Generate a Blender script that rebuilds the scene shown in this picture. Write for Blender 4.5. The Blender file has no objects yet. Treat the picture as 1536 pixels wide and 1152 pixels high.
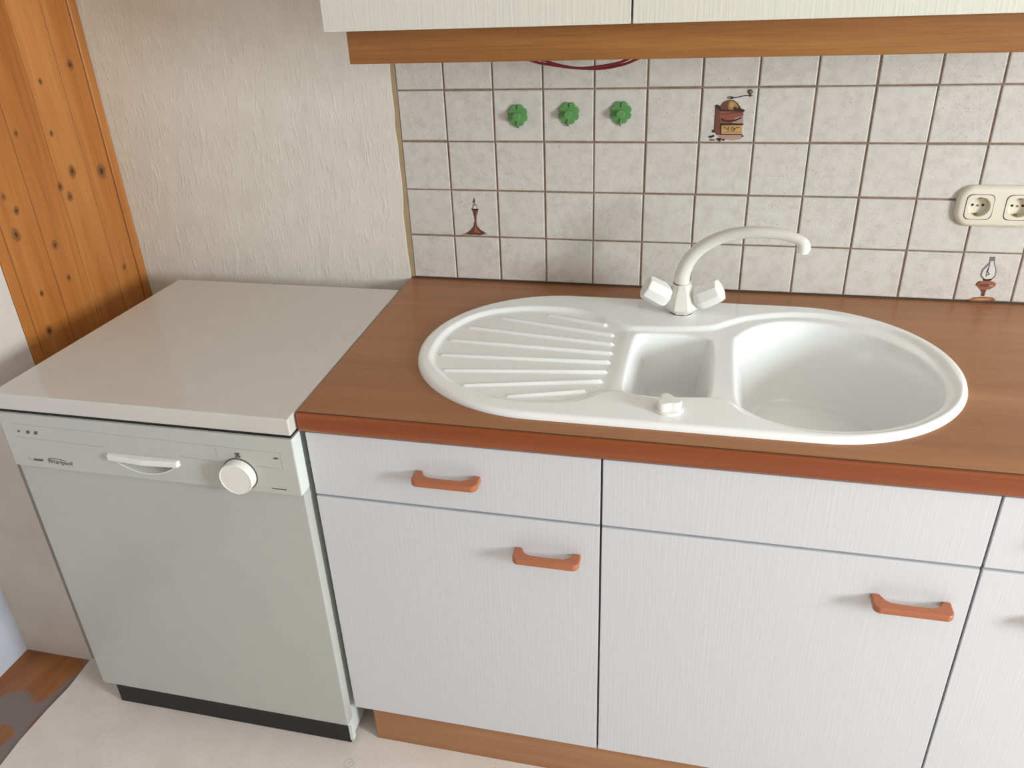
import bpy, bmesh, math, random
import numpy as np
from mathutils import Vector, Matrix

random.seed(7)
scene = bpy.context.scene
COL = scene.collection

# ------------------------------------------------------------------ camera
CR = ((0.97169475, 0.23211494, -0.04395415),
      (0.07075755, -0.46347152, -0.88328224),
      (-0.2253945, 0.85517063, -0.46677673))
CC = Vector((0.6704, -1.7667, 1.5493))
CF, CX, CY = 1218.32, 751.43, 570.74
cam_d = bpy.data.cameras.new('camera')
cam = bpy.data.objects.new('camera', cam_d)
COL.objects.link(cam)
r0, r1, r2 = [Vector(r) for r in CR]
cam.matrix_world = Matrix(((r0.x, -r1.x, -r2.x, CC.x), (r0.y, -r1.y, -r2.y, CC.y), (r0.z, -r1.z, -r2.z, CC.z), (0, 0, 0, 1)))
cam_d.sensor_width = 36
cam_d.lens = CF / 1536 * 36
cam_d.shift_x = (768 - CX) / 1536
cam_d.shift_y = (CY - 576) / 1536
cam_d.clip_start = 0.02
scene.camera = cam

# ------------------------------------------------------------------ world, lights, exposure
world = bpy.data.worlds.new('world')
scene.world = world
world.use_nodes = True
bg = world.node_tree.nodes['Background']
bg.inputs[0].default_value = (0.80, 0.90, 1.0, 1)
bg.inputs[1].default_value = 1.2


def area(name, loc, rot, sx, sy, power, col):
    d = bpy.data.lights.new(name, 'AREA')
    d.shape = 'RECTANGLE'
    d.size, d.size_y = sx, sy
    d.energy = power
    d.color = col
    o = bpy.data.objects.new(name, d)
    COL.objects.link(o)
    o.location = loc
    o.rotation_euler = rot
    return o


# daylight through the glazed balcony door in the right wall, plus fill from an added window behind the camera
area('daylight_right', (3.50, -1.92, 1.44), (0, math.radians(90), 0), 0.9, 0.7, 119, (0.87, 0.945, 1.0))
area('fill_front', (1.75, -3.30, 1.50), (math.radians(90), 0, 0), 1.2, 1.1, 1.5, (0.92, 0.97, 1.0))  # weak fill light, added behind the camera
scene.view_settings.view_transform = 'Standard'
scene.view_settings.look = 'None'
scene.view_settings.gamma = 1
scene.view_settings.use_curve_mapping = False
scene.view_settings.exposure = 0.0


def at(u, v, axis, val):
    """photo pixel -> point on the plane axis = val"""
    d = r0 * ((u - CX) / CF) + r1 * ((v - CY) / CF) + r2
    t = (val - CC[axis]) / d[axis]
    return CC + d * t


# ------------------------------------------------------------------ materials
MATS = {}


def lin(c):
    return tuple(((x / 255) / 12.92 if x / 255 <= 0.04045 else ((x / 255 + 0.055) / 1.055) ** 2.4) for x in c) + (1,)


class NT:
    def __init__(s, name):
        s.m = bpy.data.materials.new(name)
        s.m.use_nodes = True
        s.t = s.m.node_tree
        s.b = s.t.nodes['Principled BSDF']
        MATS[name] = s.m

    def n(s, typ, **kw):
        x = s.t.nodes.new(typ)
        for k, v in kw.items():
            setattr(x, k, v)
        return x

    def l(s, a, b):
        s.t.links.new(a, b)

    def coords(s, scale=(1, 1, 1), kind='Object'):
        tc = s.n('ShaderNodeTexCoord')
        mp = s.n('ShaderNodeMapping')
        mp.inputs['Scale'].default_value = scale
        s.l(tc.outputs[kind], mp.inputs[0])
        return mp.outputs[0]

    def pos(s, scale=(1, 1, 1)):
        g = s.n('ShaderNodeNewGeometry')
        mp = s.n('ShaderNodeMapping')
        mp.inputs['Scale'].default_value = scale
        s.l(g.outputs['Position'], mp.inputs[0])
        return mp.outputs[0]

    def noise(s, vec, scale, detail=4, rough=0.55, dist=0.0):
        x = s.n('ShaderNodeTexNoise')
        x.inputs['Scale'].default_value = scale
        x.inputs['Detail'].default_value = detail
        x.inputs['Roughness'].default_value = rough
        x.inputs['Distortion'].default_value = dist
        s.l(vec, x.inputs['Vector'])
        return x.outputs['Fac']

    def ramp(s, fac, stops):
        x = s.n('ShaderNodeValToRGB')
        e = x.color_ramp.elements
        while len(e) < len(stops):
            e.new(0.5)
        for i, (p, c) in enumerate(stops):
            e[i].position = p
            e[i].color = c
        s.l(fac, x.inputs[0])
        return x.outputs[0]

    def mix(s, fac, a, b, mode='MIX'):
        x = s.n('ShaderNodeMix', data_type='RGBA', blend_type=mode)
        for sock, v in ((x.inputs[0], fac), (x.inputs[6], a), (x.inputs[7], b)):
            if isinstance(v, (int, float)):
                sock.default_value = v
            elif isinstance(v, tuple):
                sock.default_value = v
            else:
                s.l(v, sock)
        return x.outputs[2]

    def bump(s, h, strength, dist=0.002):
        x = s.n('ShaderNodeBump')
        x.inputs['Strength'].default_value = strength
        x.inputs['Distance'].default_value = dist
        s.l(h, x.inputs['Height'])
        s.l(x.outputs[0], s.b.inputs['Normal'])

    def col(s, c):
        if isinstance(c, tuple):
            s.b.inputs['Base Color'].default_value = c
        else:
            s.l(c, s.b.inputs['Base Color'])

    def rough(s, r, spec=0.5):
        s.b.inputs['Roughness'].default_value = r
        s.b.inputs['Specular IOR Level'].default_value = spec


def plain(name, c, rough=0.45, spec=0.5, var=0.04, metal=0.0):
    m = NT(name)
    base = lin(c)
    nz = m.noise(m.pos(), 18, 3)
    m.col(m.ramp(nz, [(0.3, tuple(x * (1 - var) for x in base[:3]) + (1,)), (0.7, tuple(min(1, x * (1 + var)) for x in base[:3]) + (1,))]))
    m.rough(rough, spec)
    m.b.inputs['Metallic'].default_value = metal
    return m.m


# plaster with runs of vertical relief
m = NT('plaster')
nz = m.noise(m.pos((1, 1, 0.2)), 150, 2, 0.5, 0.5)
n2 = m.noise(m.pos((1, 1, 0.5)), 28, 4, 0.6)
h = m.mix(0.22, m.ramp(nz, [(0.54, (0, 0, 0, 1)), (0.70, (1, 1, 1, 1))]), n2)
m.bump(h, 0.26, 0.004)
m.col(m.ramp(n2, [(0.3, lin((223, 217, 205))), (0.7, lin((232, 227, 216)))]))
m.rough(0.85, 0.2)
# smoother painted plaster of the wall end and side wall
m = NT('painted_plaster')
nz = m.noise(m.pos(), 160, 4, 0.6)
m.bump(nz, 0.35, 0.003)
m.col(m.ramp(m.noise(m.pos(), 6, 3), [(0.3, lin((214, 203, 192))), (0.7, lin((224, 214, 204)))]))
m.rough(0.85, 0.2)
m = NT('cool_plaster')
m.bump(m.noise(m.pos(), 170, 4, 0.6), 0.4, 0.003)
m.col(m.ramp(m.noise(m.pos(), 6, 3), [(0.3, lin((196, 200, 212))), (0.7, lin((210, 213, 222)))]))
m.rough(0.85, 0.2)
plain('wall_paint', (168, 152, 130), 0.85, 0.2)
# grout
m = NT('grout')
m.col(m.ramp(m.noise(m.pos(), 60, 4), [(0.3, lin((128, 104, 90))), (0.7, lin((156, 132, 116)))]))
m.bump(m.noise(m.pos(), 400, 3), 0.4, 0.001)
m.rough(0.9, 0.15)
plain('joint_dark', (84, 66, 54), 0.8, 0.2)
# tile glaze
m = NT('tile_glaze')
oi = m.n('ShaderNodeObjectInfo')
mp = m.n('ShaderNodeVectorMath', operation='ADD')
tc = m.n('ShaderNodeNewGeometry')
m.l(tc.outputs['Position'], mp.inputs[0])
m.l(oi.outputs['Random'], mp.inputs[1])
nz = m.noise(mp.outputs[0], 45, 5, 0.65)
sp = m.noise(mp.outputs[0], 420, 2, 0.5)
base = m.ramp(nz, [(0.30, lin((199, 194, 186))), (0.52, lin((211, 207, 200))), (0.75, lin((217, 214, 208)))])
speck = m.ramp(sp, [(0.27, lin((164, 156, 148))), (0.37, (1, 1, 1, 1))])
c = m.mix(0.7, base, speck, 'MULTIPLY')
tint = m.ramp(oi.outputs['Random'], [(0, (0.98, 0.975, 0.965, 1)), (1, (1, 1, 1, 1))])
m.col(m.mix(1.0, c, tint, 'MULTIPLY'))
m.bump(m.mix(0.4, nz, sp), 0.16, 0.0015)
m.rough(0.36, 0.4)


def wood(name, dark, mid, light, axis, rough=0.35, scale=7.0, stretch=0.06, spec=0.4, fine=0.35, bump=0.05):
    m = NT(name)
    sc = [1, 1, 1]
    sc[axis] = stretch
    v = m.pos(tuple(sc))
    a = m.noise(v, scale, 5, 0.6, 1.2)
    sc2 = [1, 1, 1]
    sc2[axis] = stretch * 0.5
    b = m.noise(m.pos(tuple(sc2)), scale * 22, 3, 0.6)
    c1 = m.ramp(a, [(0.28, lin(dark)), (0.5, lin(mid)), (0.74, lin(light))])
    c2 = m.ramp(b, [(0.32, (0.72, 0.68, 0.64, 1)), (0.6, (1, 1, 1, 1))])
    m.col(m.mix(fine, c1, c2, 'MULTIPLY'))
    m.bump(b, bump, 0.001)
    m.rough(rough, spec)
    return m


wood('worktop_wood', (152, 100, 64), (167, 114, 74), (180, 128, 86), 0, 0.34, 9, 0.05)
wood('edge_wood', (132, 66, 32), (152, 82, 42), (168, 96, 52), 0, 0.30, 10, 0.05, fine=0.2)
wood('valance_wood', (126, 80, 38), (148, 96, 48), (164, 112, 60), 0, 0.42, 16, 0.045, fine=0.65)
wood('plinth_wood', (150, 104, 70), (164, 116, 80), (176, 128, 90), 0, 0.45, 9, 0.06)
wood('handle_wood', (154, 88, 56), (174, 102, 66), (188, 116, 78), 0, 0.22, 14, 0.08, 0.6, fine=0.2)
wood('ceiling_pine', (176, 118, 62), (196, 140, 80), (208, 156, 96), 0, 0.5, 8, 0.05)
# knotty pine planks, knots at fixed places
m = wood('pine', (160, 94, 42), (188, 120, 58), (208, 144, 80), 2, 0.36, 11, 0.07, fine=0.45)
knots = [(-0.16, 1.142, .010), (-0.065, 1.119, .012), (-0.21, 1.119, .007), (-0.189, 1.09, .008), (-0.372, 1.14, .006), (-0.351, 1.104, .007),
         (-0.372, 1.057, .010), (-0.276, 1.003, .008), (-0.177, 1.342, .005), (-0.072, 1.364, .008), (-0.189, 1.233, .005), (-0.287, 1.253, .006),
         (-0.266, 0.919, .006), (-0.368, 0.83, .008), (-0.356, 0.916, .005), (-0.077, 0.878, .006), (-0.31, 1.36, .008), (-0.25, 1.47, .009), (-0.35, 1.58, .01), (-0.13, 1.62, .009)]
geo = m.n('ShaderNodeNewGeometry')
acc = None
wob = m.noise(m.pos(), 60, 2)
for (ky, kz, kr) in knots:
    sub = m.n('ShaderNodeVectorMath', operation='SUBTRACT')
    m.l(geo.outputs['Position'], sub.inputs[0])
    sub.inputs[1].default_value = (-0.757, ky, kz)
    mul = m.n('ShaderNodeVectorMath', operation='MULTIPLY')
    m.l(sub.outputs[0], mul.inputs[0])
    mul.inputs[1].default_value = (0, 1 / kr, 0.8 / kr)
    ln = m.n('ShaderNodeVectorMath', operation='LENGTH')
    m.l(mul.outputs[0], ln.inputs[0])
    if acc is None:
        acc = ln.outputs['Value']
    else:
        mn = m.n('ShaderNodeMath', operation='MINIMUM')
        m.l(acc, mn.inputs[0])
        m.l(ln.outputs['Value'], mn.inputs[1])
        acc = mn.outputs[0]
ad = m.n('ShaderNodeMath', operation='ADD')
m.l(acc, ad.inputs[0])
m.l(wob, ad.inputs[1])
kc = m.ramp(ad.outputs[0], [(0.80, (0.085, 0.026, 0.008, 1)), (1.0, (0.26, 0.10, 0.03, 1))])
mr = m.n('ShaderNodeMapRange')
mr.inputs[1].default_value = 1.35
mr.inputs[2].default_value = 1.95
mr.inputs[3].default_value = 1
mr.inputs[4].default_value = 0
m.l(ad.outputs[0], mr.inputs[0])
old = m.b.inputs['Base Color'].links[0].from_socket
m.col(m.mix(mr.outputs[0], old, kc))

# embossed cabinet fronts: fine vertical lines
m = NT('front_laminate')
a = m.noise(m.pos((1, 1, 0.03)), 230, 2, 0.5, 0.2)
b = m.noise(m.pos((1, 1, 0.018)), 70, 3, 0.6)
h = m.mix(0.4, m.ramp(a, [(0.46, (0, 0, 0, 1)), (0.62, (1, 1, 1, 1))]), b)
m.bump(h, 0.12, 0.0012)
m.col(lin((210, 210, 213)))
m.rough(0.42, 0.4)
m = NT('wall_front_laminate')
a = m.noise(m.pos((1, 1, 0.03)), 230, 2, 0.5, 0.2)
m.bump(m.ramp(a, [(0.46, (0, 0, 0, 1)), (0.62, (1, 1, 1, 1))]), 0.16, 0.0012)
m.col(lin((212, 210, 197)))
m.rough(0.42, 0.4)
plain('carcass_white', (214, 212, 205), 0.5)
plain('edge_grey', (150, 152, 156), 0.4)
m = NT('sink_white')
m.col(lin((247, 248, 247)))
m.rough(0.16, 0.5)
m.b.inputs['Coat Weight'].default_value = 0.3
m.b.inputs['Coat Roughness'].default_value = 0.06
plain('tap_cream', (232, 229, 219), 0.16, 0.5, 0.01)
plain('tap_white', (240, 239, 233), 0.2, 0.5, 0.01)
plain('drain_metal', (170, 170, 168), 0.3, 0.5, 0.03, 0.9)
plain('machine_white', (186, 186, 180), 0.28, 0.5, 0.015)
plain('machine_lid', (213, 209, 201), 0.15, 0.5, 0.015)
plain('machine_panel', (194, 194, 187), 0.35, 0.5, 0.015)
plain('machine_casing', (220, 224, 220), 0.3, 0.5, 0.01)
plain('knob_white', (238, 236, 230), 0.25, 0.5, 0.01)
plain('print_grey', (90, 86, 80), 0.5)
plain('print_light', (176, 172, 162), 0.5)
plain('kick_black', (30, 29, 28), 0.45, 0.4)
plain('green_plastic', (98, 152, 88), 0.28, 0.5, 0.05)
plain('slit_dark', (28, 34, 26), 0.5)
plain('cable_red', (122, 24, 34), 0.4)
plain('socket_cream', (226, 221, 202), 0.3, 0.5, 0.01)
plain('socket_hole', (40, 34, 26), 0.6)
plain('contact_brass', (150, 120, 60), 0.35, 0.5, 0.05, 0.8)
plain('motif_dark', (58, 38, 32), 0.4)
plain('motif_brown', (110, 68, 54), 0.4, var=0.2)
plain('motif_red', (142, 80, 60), 0.4, var=0.2)
plain('motif_gold', (168, 130, 76), 0.4, var=0.15)
plain('motif_tan', (190, 152, 92), 0.4, var=0.15)
plain('motif_pink', (176, 142, 130), 0.4, var=0.1)
plain('motif_grey', (120, 118, 116), 0.4)
plain('motif_white', (214, 213, 208), 0.4)
plain('motif_copper', (156, 96, 70), 0.4, var=0.2)
plain('ceiling_white', (226, 221, 210), 0.85, 0.2)
plain('frame_white', (230, 230, 226), 0.4)
m = NT('window_glass')
m.b.inputs['Transmission Weight'].default_value = 1.0
m.rough(0.02)
m.col((0.95, 0.98, 0.97, 1))
# vinyl floor
m = NT('vinyl')
a = m.noise(m.pos(), 14, 4)
b = m.noise(m.pos(), 240, 3, 0.6)
c1 = m.ramp(a, [(0.3, lin((222, 208, 198))), (0.7, lin((230, 219, 210)))])
c2 = m.ramp(b, [(0.28, lin((196, 178, 166))), (0.42, (1, 1, 1, 1))])
m.col(m.mix(0.5, c1, c2, 'MULTIPLY'))
m.bump(b, 0.15, 0.001)
m.rough(0.5, 0.35)
# varnished floorboards with worn grey patches
m = wood('old_boards', (130, 78, 38), (152, 94, 48), (168, 110, 60), 1, 0.3, 9, 0.12, 0.5)
old = m.b.inputs['Base Color'].links[0].from_socket
w = m.noise(m.pos((1, 0.8, 1)), 7.0, 2, 0.45, 0.4)
f = m.ramp(w, [(0.52, (0, 0, 0, 1)), (0.56, (1, 1, 1, 1))])
m.col(m.mix(f, old, lin((128, 112, 106))))
M = MATS


# ------------------------------------------------------------------ mesh helpers
ORIGIN = {}


def put(name, bm, mat, parent=None, smooth=False, kind=None):
    me = bpy.data.meshes.new(name)
    bmesh.ops.recalc_face_normals(bm, faces=bm.faces)
    if parent is not None:
        off = ORIGIN[parent.name]
        bmesh.ops.translate(bm, verts=bm.verts, vec=-off)
    bm.to_mesh(me)
    bm.free()
    mats = mat if isinstance(mat, (list, tuple)) else [mat]
    for x in mats:
        me.materials.append(M[x])
    if smooth:
        try:
            me.shade_smooth()
        except AttributeError:
            for p in me.polygons:
                p.use_smooth = True
        if smooth != 'all':
            me.set_sharp_from_angle(angle=math.radians(35))
    o = bpy.data.objects.new(name, me)
    if smooth and smooth != 'all':
        wn = o.modifiers.new('weighted_normals', 'WEIGHTED_NORMAL')
        wn.keep_sharp = True
    COL.objects.link(o)
    if parent is not None:
        o.parent = parent
        ORIGIN[o.name] = ORIGIN[parent.name]
    else:
        ORIGIN[o.name] = Vector((0, 0, 0))
    if kind:
        o['kind'] = kind
    return o


def thing(name, loc, label, cat, group=None):
    o = bpy.data.objects.new(name, None)
    o.empty_display_size = 0.05
    COL.objects.link(o)
    o.location = loc
    ORIGIN[o.name] = Vector(loc)
    tag(o, label, cat, group)
    return o


def tag(o, label, cat=None, group=None):
    o['label'] = label
    if cat:
        o['category'] = cat
    if group:
        o['group'] = group
    return o


def struct(name, bm, mat, label=None, smooth=False):
    o = put(name, bm, mat, None, smooth)
    o['kind'] = 'structure'
    if label:
        o['label'] = label
    return o


def box(bm, x0, x1, y0, y1, z0, z1, bevel=0.0, seg=2, mi=0):
    vs = [bm.verts.new((x, y, z)) for x in (x0, x1) for y in (y0, y1) for z in (z0, z1)]
    fs = []
    for q in ((0, 1, 3, 2), (4, 6, 7, 5), (0, 4, 5, 1), (2, 3, 7, 6), (0, 2, 6, 4), (1, 5, 7, 3)):
        f = bm.faces.new([vs[i] for i in q])
        f.material_index = mi
        fs.append(f)
    if bevel:
        es = list({e for f in fs for e in f.edges})
        bmesh.ops.bevel(bm, geom=es, offset=bevel, segments=seg, profile=0.5, affect='EDGES')
    return bm


def B(*a, **k):
    return box(bmesh.new(), *a, **k)


def prism(bm, pts, fn0, fn1, bevel=0.0, seg=2, mi=0):
    """extrude polygon pts: fn0/fn1 map (a,b)->3D"""
    a = [bm.verts.new(fn0(*p)) for p in pts]
    b = [bm.verts.new(fn1(*p)) for p in pts]
    n = len(pts)
    fs = [bm.faces.new(a[::-1]), bm.faces.new(b)]
    for i in range(n):
        fs.append(bm.faces.new((a[i], a[(i + 1) % n], b[(i + 1) % n], b[i])))
    for f in fs:
        f.material_index = mi
    if bevel:
        es = list({e for f in fs for e in f.edges})
        bmesh.ops.bevel(bm, geom=es, offset=bevel, segments=seg, profile=0.5, affect='EDGES', clamp_overlap=True)
    return bm


def rings(bm, ringlist, close=True, cap=True, mi=0):
    rv = [[bm.verts.new(p) for p in r] for r in ringlist]
    n = len(rv[0])
    for a, b in zip(rv[:-1], rv[1:]):
        for i in range(n):
            j = (i + 1) % n
            f = bm.faces.new((a[i], a[j], b[j], b[i]))
            f.material_index = mi
    if cap:
        bm.faces.new(rv[0][::-1]).material_index = mi
        bm.faces.new(rv[-1]).material_index = mi
    return bm


def lathe(bm, prof, c, axis=(0, 0, 1), n=32, mi=0, ref=None, phase=0.0):
    """prof: list of (radius, height along axis)"""
    ax = Vector(axis).normalized()
    rf = Vector(ref) if ref else (Vector((1, 0, 0)) if abs(ax.x) < 0.9 else Vector((0, 1, 0)))
    u = (rf - ax * rf.dot(ax)).normalized()
    w = ax.cross(u)
    c = Vector(c)
    rl = []
    for r, hh in prof:
        rl.append([c + ax * hh + (u * math.cos(2 * math.pi * i / n + phase) + w * math.sin(2 * math.pi * i / n + phase)) * r for i in range(n)])
    return rings(bm, rl, mi=mi)


def tube(bm, path, rad, n=12, mi=0):
    path = [Vector(p) for p in path]
    rl = []
    up = None
    for i, p in enumerate(path):
        t = (path[min(i + 1, len(path) - 1)] - path[max(i - 1, 0)]).normalized()
        if up is None:
            up = Vector((0, 1, 0)) if abs(t.y) < 0.9 else Vector((1, 0, 0))
        s = t.cross(up).normalized()
        up = s.cross(t).normalized()
        r = rad(i / (len(path) - 1)) if callable(rad) else rad
        rl.append([p + (s * math.cos(2 * math.pi * k / n) + up * math.sin(2 * math.pi * k / n)) * r for k in range(n)])
    return rings(bm, rl, mi=mi)


def spline(pts, n, closed=False):
    P = [Vector(p) for p in pts]
    out = []
    N = len(P)
    segs = N if closed else N - 1
    for i in range(segs):
        p0 = P[(i - 1) % N] if closed or i > 0 else P[0]
        p1, p2 = P[i], P[(i + 1) % N]
        p3 = P[(i + 2) % N] if closed or i + 2 < N else P[-1]
        for k in range(n):
            t = k / n
            out.append(0.5 * ((2 * p1) + (p2 - p0) * t + (2 * p0 - 5 * p1 + 4 * p2 - p3) * t * t + (3 * p1 - p0 - 3 * p2 + p3) * t ** 3))
    if not closed:
        out.append(P[-1])
    return out


# ------------------------------------------------------------------ key measures (metres)
T = 0.109                       # tile pitch
ZC = 0.853                      # worktop height
YC, YF = -0.665, -0.652         # worktop front, cabinet fronts
XL, YE, XFAR = -0.759, -0.567, -0.957
G1, G2 = 0.5405, 1.132
ROOM_R, ROOM_F, ROOM_T = 3.60, -3.40, 2.42

# ------------------------------------------------------------------ room shell
# wall behind the tiles (grout face), plaster beside it
wall_back = struct('wall_back', B(-0.030, ROOM_R, 0.0028, 0.15, 0, ROOM_T), 'grout', 'kitchen wall carrying the square tiles with brown grout')
bm = bmesh.new()
zs = [ROOM_T * i / 60 for i in range(61)]
edge = [(-0.0115 + 0.0014 * math.sin(z * 37) + 0.0012 * math.sin(z * 91 + 1) + (0.003 if int((z - 0.962) / T) % 2 else 0)) for z in zs]
pts = [(XL - 0.2, 0)] + [(e, z) for e, z in zip(edge, zs)] + [(XL - 0.2, ROOM_T)]
prism(bm, pts, lambda a, b: (a, -0.003, b), lambda a, b: (a, 0.15, b))
struct('wall_back_plaster', bm, 'plaster', 'rough cream plaster wall behind the dishwasher')
# wall above the tile field
struct('wall_back_upper', B(-0.02, ROOM_R, -0.001, 0.006, 1.40, ROOM_T), 'plaster', 'plaster wall above the tiles')
# left stub wall with pine cladding
bm = B(XFAR - 0.15, XL, YE, -0.4345, -0.004, ROOM_T)
box(bm, XFAR - 0.15, XL - 0.010, -0.4345, -0.003, -0.004, ROOM_T)
wall_left = struct('wall_left', bm, 'painted_plaster', 'short plastered wall stub at the side of the dishwasher')
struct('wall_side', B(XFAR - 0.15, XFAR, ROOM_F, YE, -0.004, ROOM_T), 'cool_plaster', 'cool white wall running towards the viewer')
WY0, WY1, WZ0, WZ1 = -2.34, -1.50, 0.92, 1.96
bm = bmesh.new()
box(bm, ROOM_R, ROOM_R + 0.2, WY1, 0.15, -0.004, ROOM_T)
box(bm, ROOM_R, ROOM_R + 0.2, ROOM_F, WY0, -0.004, ROOM_T)
box(bm, ROOM_R, ROOM_R + 0.2, WY0, WY1, -0.004, WZ0)
box(bm, ROOM_R, ROOM_R + 0.2, WY0, WY1, WZ1, ROOM_T)
struct('wall_right', bm, 'wall_paint')
bm = bmesh.new()
FX0, FX1, FZ0, FZ1 = 1.12, 2.38, 0.92, 2.08
box(bm, XFAR - 0.15, FX0, ROOM_F - 0.2, ROOM_F, -0.004, ROOM_T)
box(bm, FX1, ROOM_R + 0.2, ROOM_F - 0.2, ROOM_F, -0.004, ROOM_T)
box(bm, FX0, FX1, ROOM_F - 0.2, ROOM_F, -0.004, FZ0)
box(bm, FX0, FX1, ROOM_F - 0.2, ROOM_F, FZ1, ROOM_T)
struct('wall_front', bm, 'wall_paint')
struct('ceiling', B(XFAR - 0.2, ROOM_R + 0.2, ROOM_F - 0.2, 0.15, ROOM_T, ROOM_T + 0.1), 'ceiling_white')


def window(name, rect, axis, pos):
    a0, a1, z0, z1 = rect
    bm = bmesh.new()

    def bx(p0, p1, q0, q1):
        if axis == 0:
            box(bm, pos, pos + 0.06, p0, p1, q0, q1, 0.004)
        else:
            box(bm, p0, p1, pos - 0.06, pos, q0, q1, 0.004)
    mid = (a0 + a1) / 2
    for (p0, p1, q0, q1) in ((a0, a0 + .06, z0, z1), (a1 - .06, a1, z0, z1), (a0, a1, z0, z0 + .06), (a0, a1, z1 - .06, z1), (mid - .04, mid + .04, z0, z1)):
        bx(p0, p1, q0, q1)
    o = struct(name, bm, 'frame_white')
    for s in (0, 1):
        b2 = bmesh.new()
        p0, p1 = (a0 + .055, mid - .035) if s == 0 else (mid + .035, a1 - .055)
        if axis == 0:
            box(b2, pos + .028, pos + .034, p0, p1, z0 + .055, z1 - .055)
        else:
            box(b2, p0, p1, pos - .034, pos - .028, z0 + .055, z1 - .055)
        put('pane', b2, 'window_glass', o)


window('window_1', (WY0, WY1, WZ0, WZ1), 0, ROOM_R + 0.05)
window('fill_window', (FX0, FX1, FZ0, FZ1), 1, ROOM_F - 0.05)  # unseen window, added to go with the front fill light

# floors: vinyl in the kitchen, old boards in the doorway
bm = bmesh.new()
ve = [(-0.764, -0.50), (-0.764, -0.567), (-0.757, -0.655), (-0.762, -0.727), (-0.763, -0.812), (-0.757, -0.881), (-0.760, -1.2), (-0.762, ROOM_F)]
pts = [(ROOM_R, -0.0), (-0.757, -0.0)] + ve + [(ROOM_R, ROOM_F)]
prism(bm, pts, lambda a, b: (a, b, -0.004), lambda a, b: (a, b, 0.0))
floor = struct('floor', bm, 'vinyl', 'pale speckled vinyl floor')
struct('floor_boards', B(XFAR - 0.15, ROOM_R, ROOM_F, 0.15, -0.03, -0.004), 'old_boards', 'worn varnished floorboards beside the vinyl')
# small round mark in the vinyl
bm = bmesh.new()
tube(bm, [Vector((0.0077 + 0.0105 * math.cos(t * math.pi / 12), -0.7163 + 0.0105 * math.sin(t * math.pi / 12), 0.0001)) for t in range(25)], 0.0005, 6)
lathe(bm, [(0.0012, 0), (0.0012, 0.0004)], (0.005, -0.717, 0), n=8)
lathe(bm, [(0.0012, 0), (0.0012, 0.0004)], (0.010, -0.715, 0), n=8)
put('round_mark', bm, 'print_light', floor)

# pine planks
gy = [0.0 - 0.003, -0.031, -0.110, -0.210, -0.303, -0.404, -0.434]
for i in range(6):
    a, b = gy[i + 1], gy[i]
    prof = [(a + .0009, 0), (a + .0009, .0112), (a + .0022, .0125), (b - .0022, .0125), (b - .0009, .0112), (b - .0009, 0)]
    if i == 0:
        prof = [(a + .0009, 0), (a + .0009, .014), (a + .003, .016), (b - .002, .016), (b, .013), (b, 0)]
    bm = bmesh.new()
    prism(bm, prof, lambda y, t: (XL - 0.010 + t, y, 0.02), lambda y, t: (XL - 0.010 + t, y, ROOM_T - 0.005))
    put('plank', bm, 'pine', wall_left)

# ------------------------------------------------------------------ tiles
TW = T - 0.0036


def tile_mesh(w, hgt):
    bm = bmesh.new()
    vs = []
    e = 0.0022
    for (ins, y) in ((0, 0.007), (0, 0.0018), (e * 0.45, 0.0005), (e, 0.0)):
        vs.append([(ins, y, ins), (w - ins, y, ins), (w - ins, y, hgt - ins), (ins, y, hgt - ins)])
    rings(bm, vs)
    bmesh.ops.recalc_face_normals(bm, faces=bm.faces)
    me = bpy.data.meshes.new('tile')
    bm.to_mesh(me)
    bm.free()
    me.materials.append(M['tile_glaze'])
    return me


tile_me = tile_mesh(TW, TW)
tile_low = tile_mesh(TW, TW - 0.003)
TILES = {}
for row in range(5):
    for c in range(16):
        o = bpy.data.objects.new('tile', tile_low if row == 0 else tile_me)
        COL.objects.link(o)
        o.parent = wall_back
        jx, jz = random.uniform(-.0005, .0005), random.uniform(-.0005, .0005)
        z = (ZC + row * T + 0.0018) + (0.003 if row == 0 else 0)
        o.location = (c * T + 0.0018 + jx, random.uniform(-.0004, .0004), z + jz)
        o.rotation_euler = (random.uniform(-.003, .003), random.uniform(-.003, .003), random.uniform(-.003, .003))
        TILES[(c, row)] = o
        ORIGIN[o.name] = Vector(o.location)
tag(TILES[(1, 1)], 'tile printed with a candle in a brown candlestick')
tag(TILES[(6, 3)], 'tile printed with an old coffee mill')
tag(TILES[(11, 0)], 'tile printed with an oil lamp')
plain('edge_tan', (172, 150, 118), 0.8, 0.2, 0.1)
put('edge_strip', B(-0.0135, 0.0008, 0.0006, 0.0035, ZC - 0.002, 1.398), 'edge_tan', wall_back)
# dark joint where the tiles meet the worktop
put('joint', B(-0.008, 1.744, -0.0012, 0.006, ZC - 0.002, ZC + 0.0036), 'joint_dark', wall_back)


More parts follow.
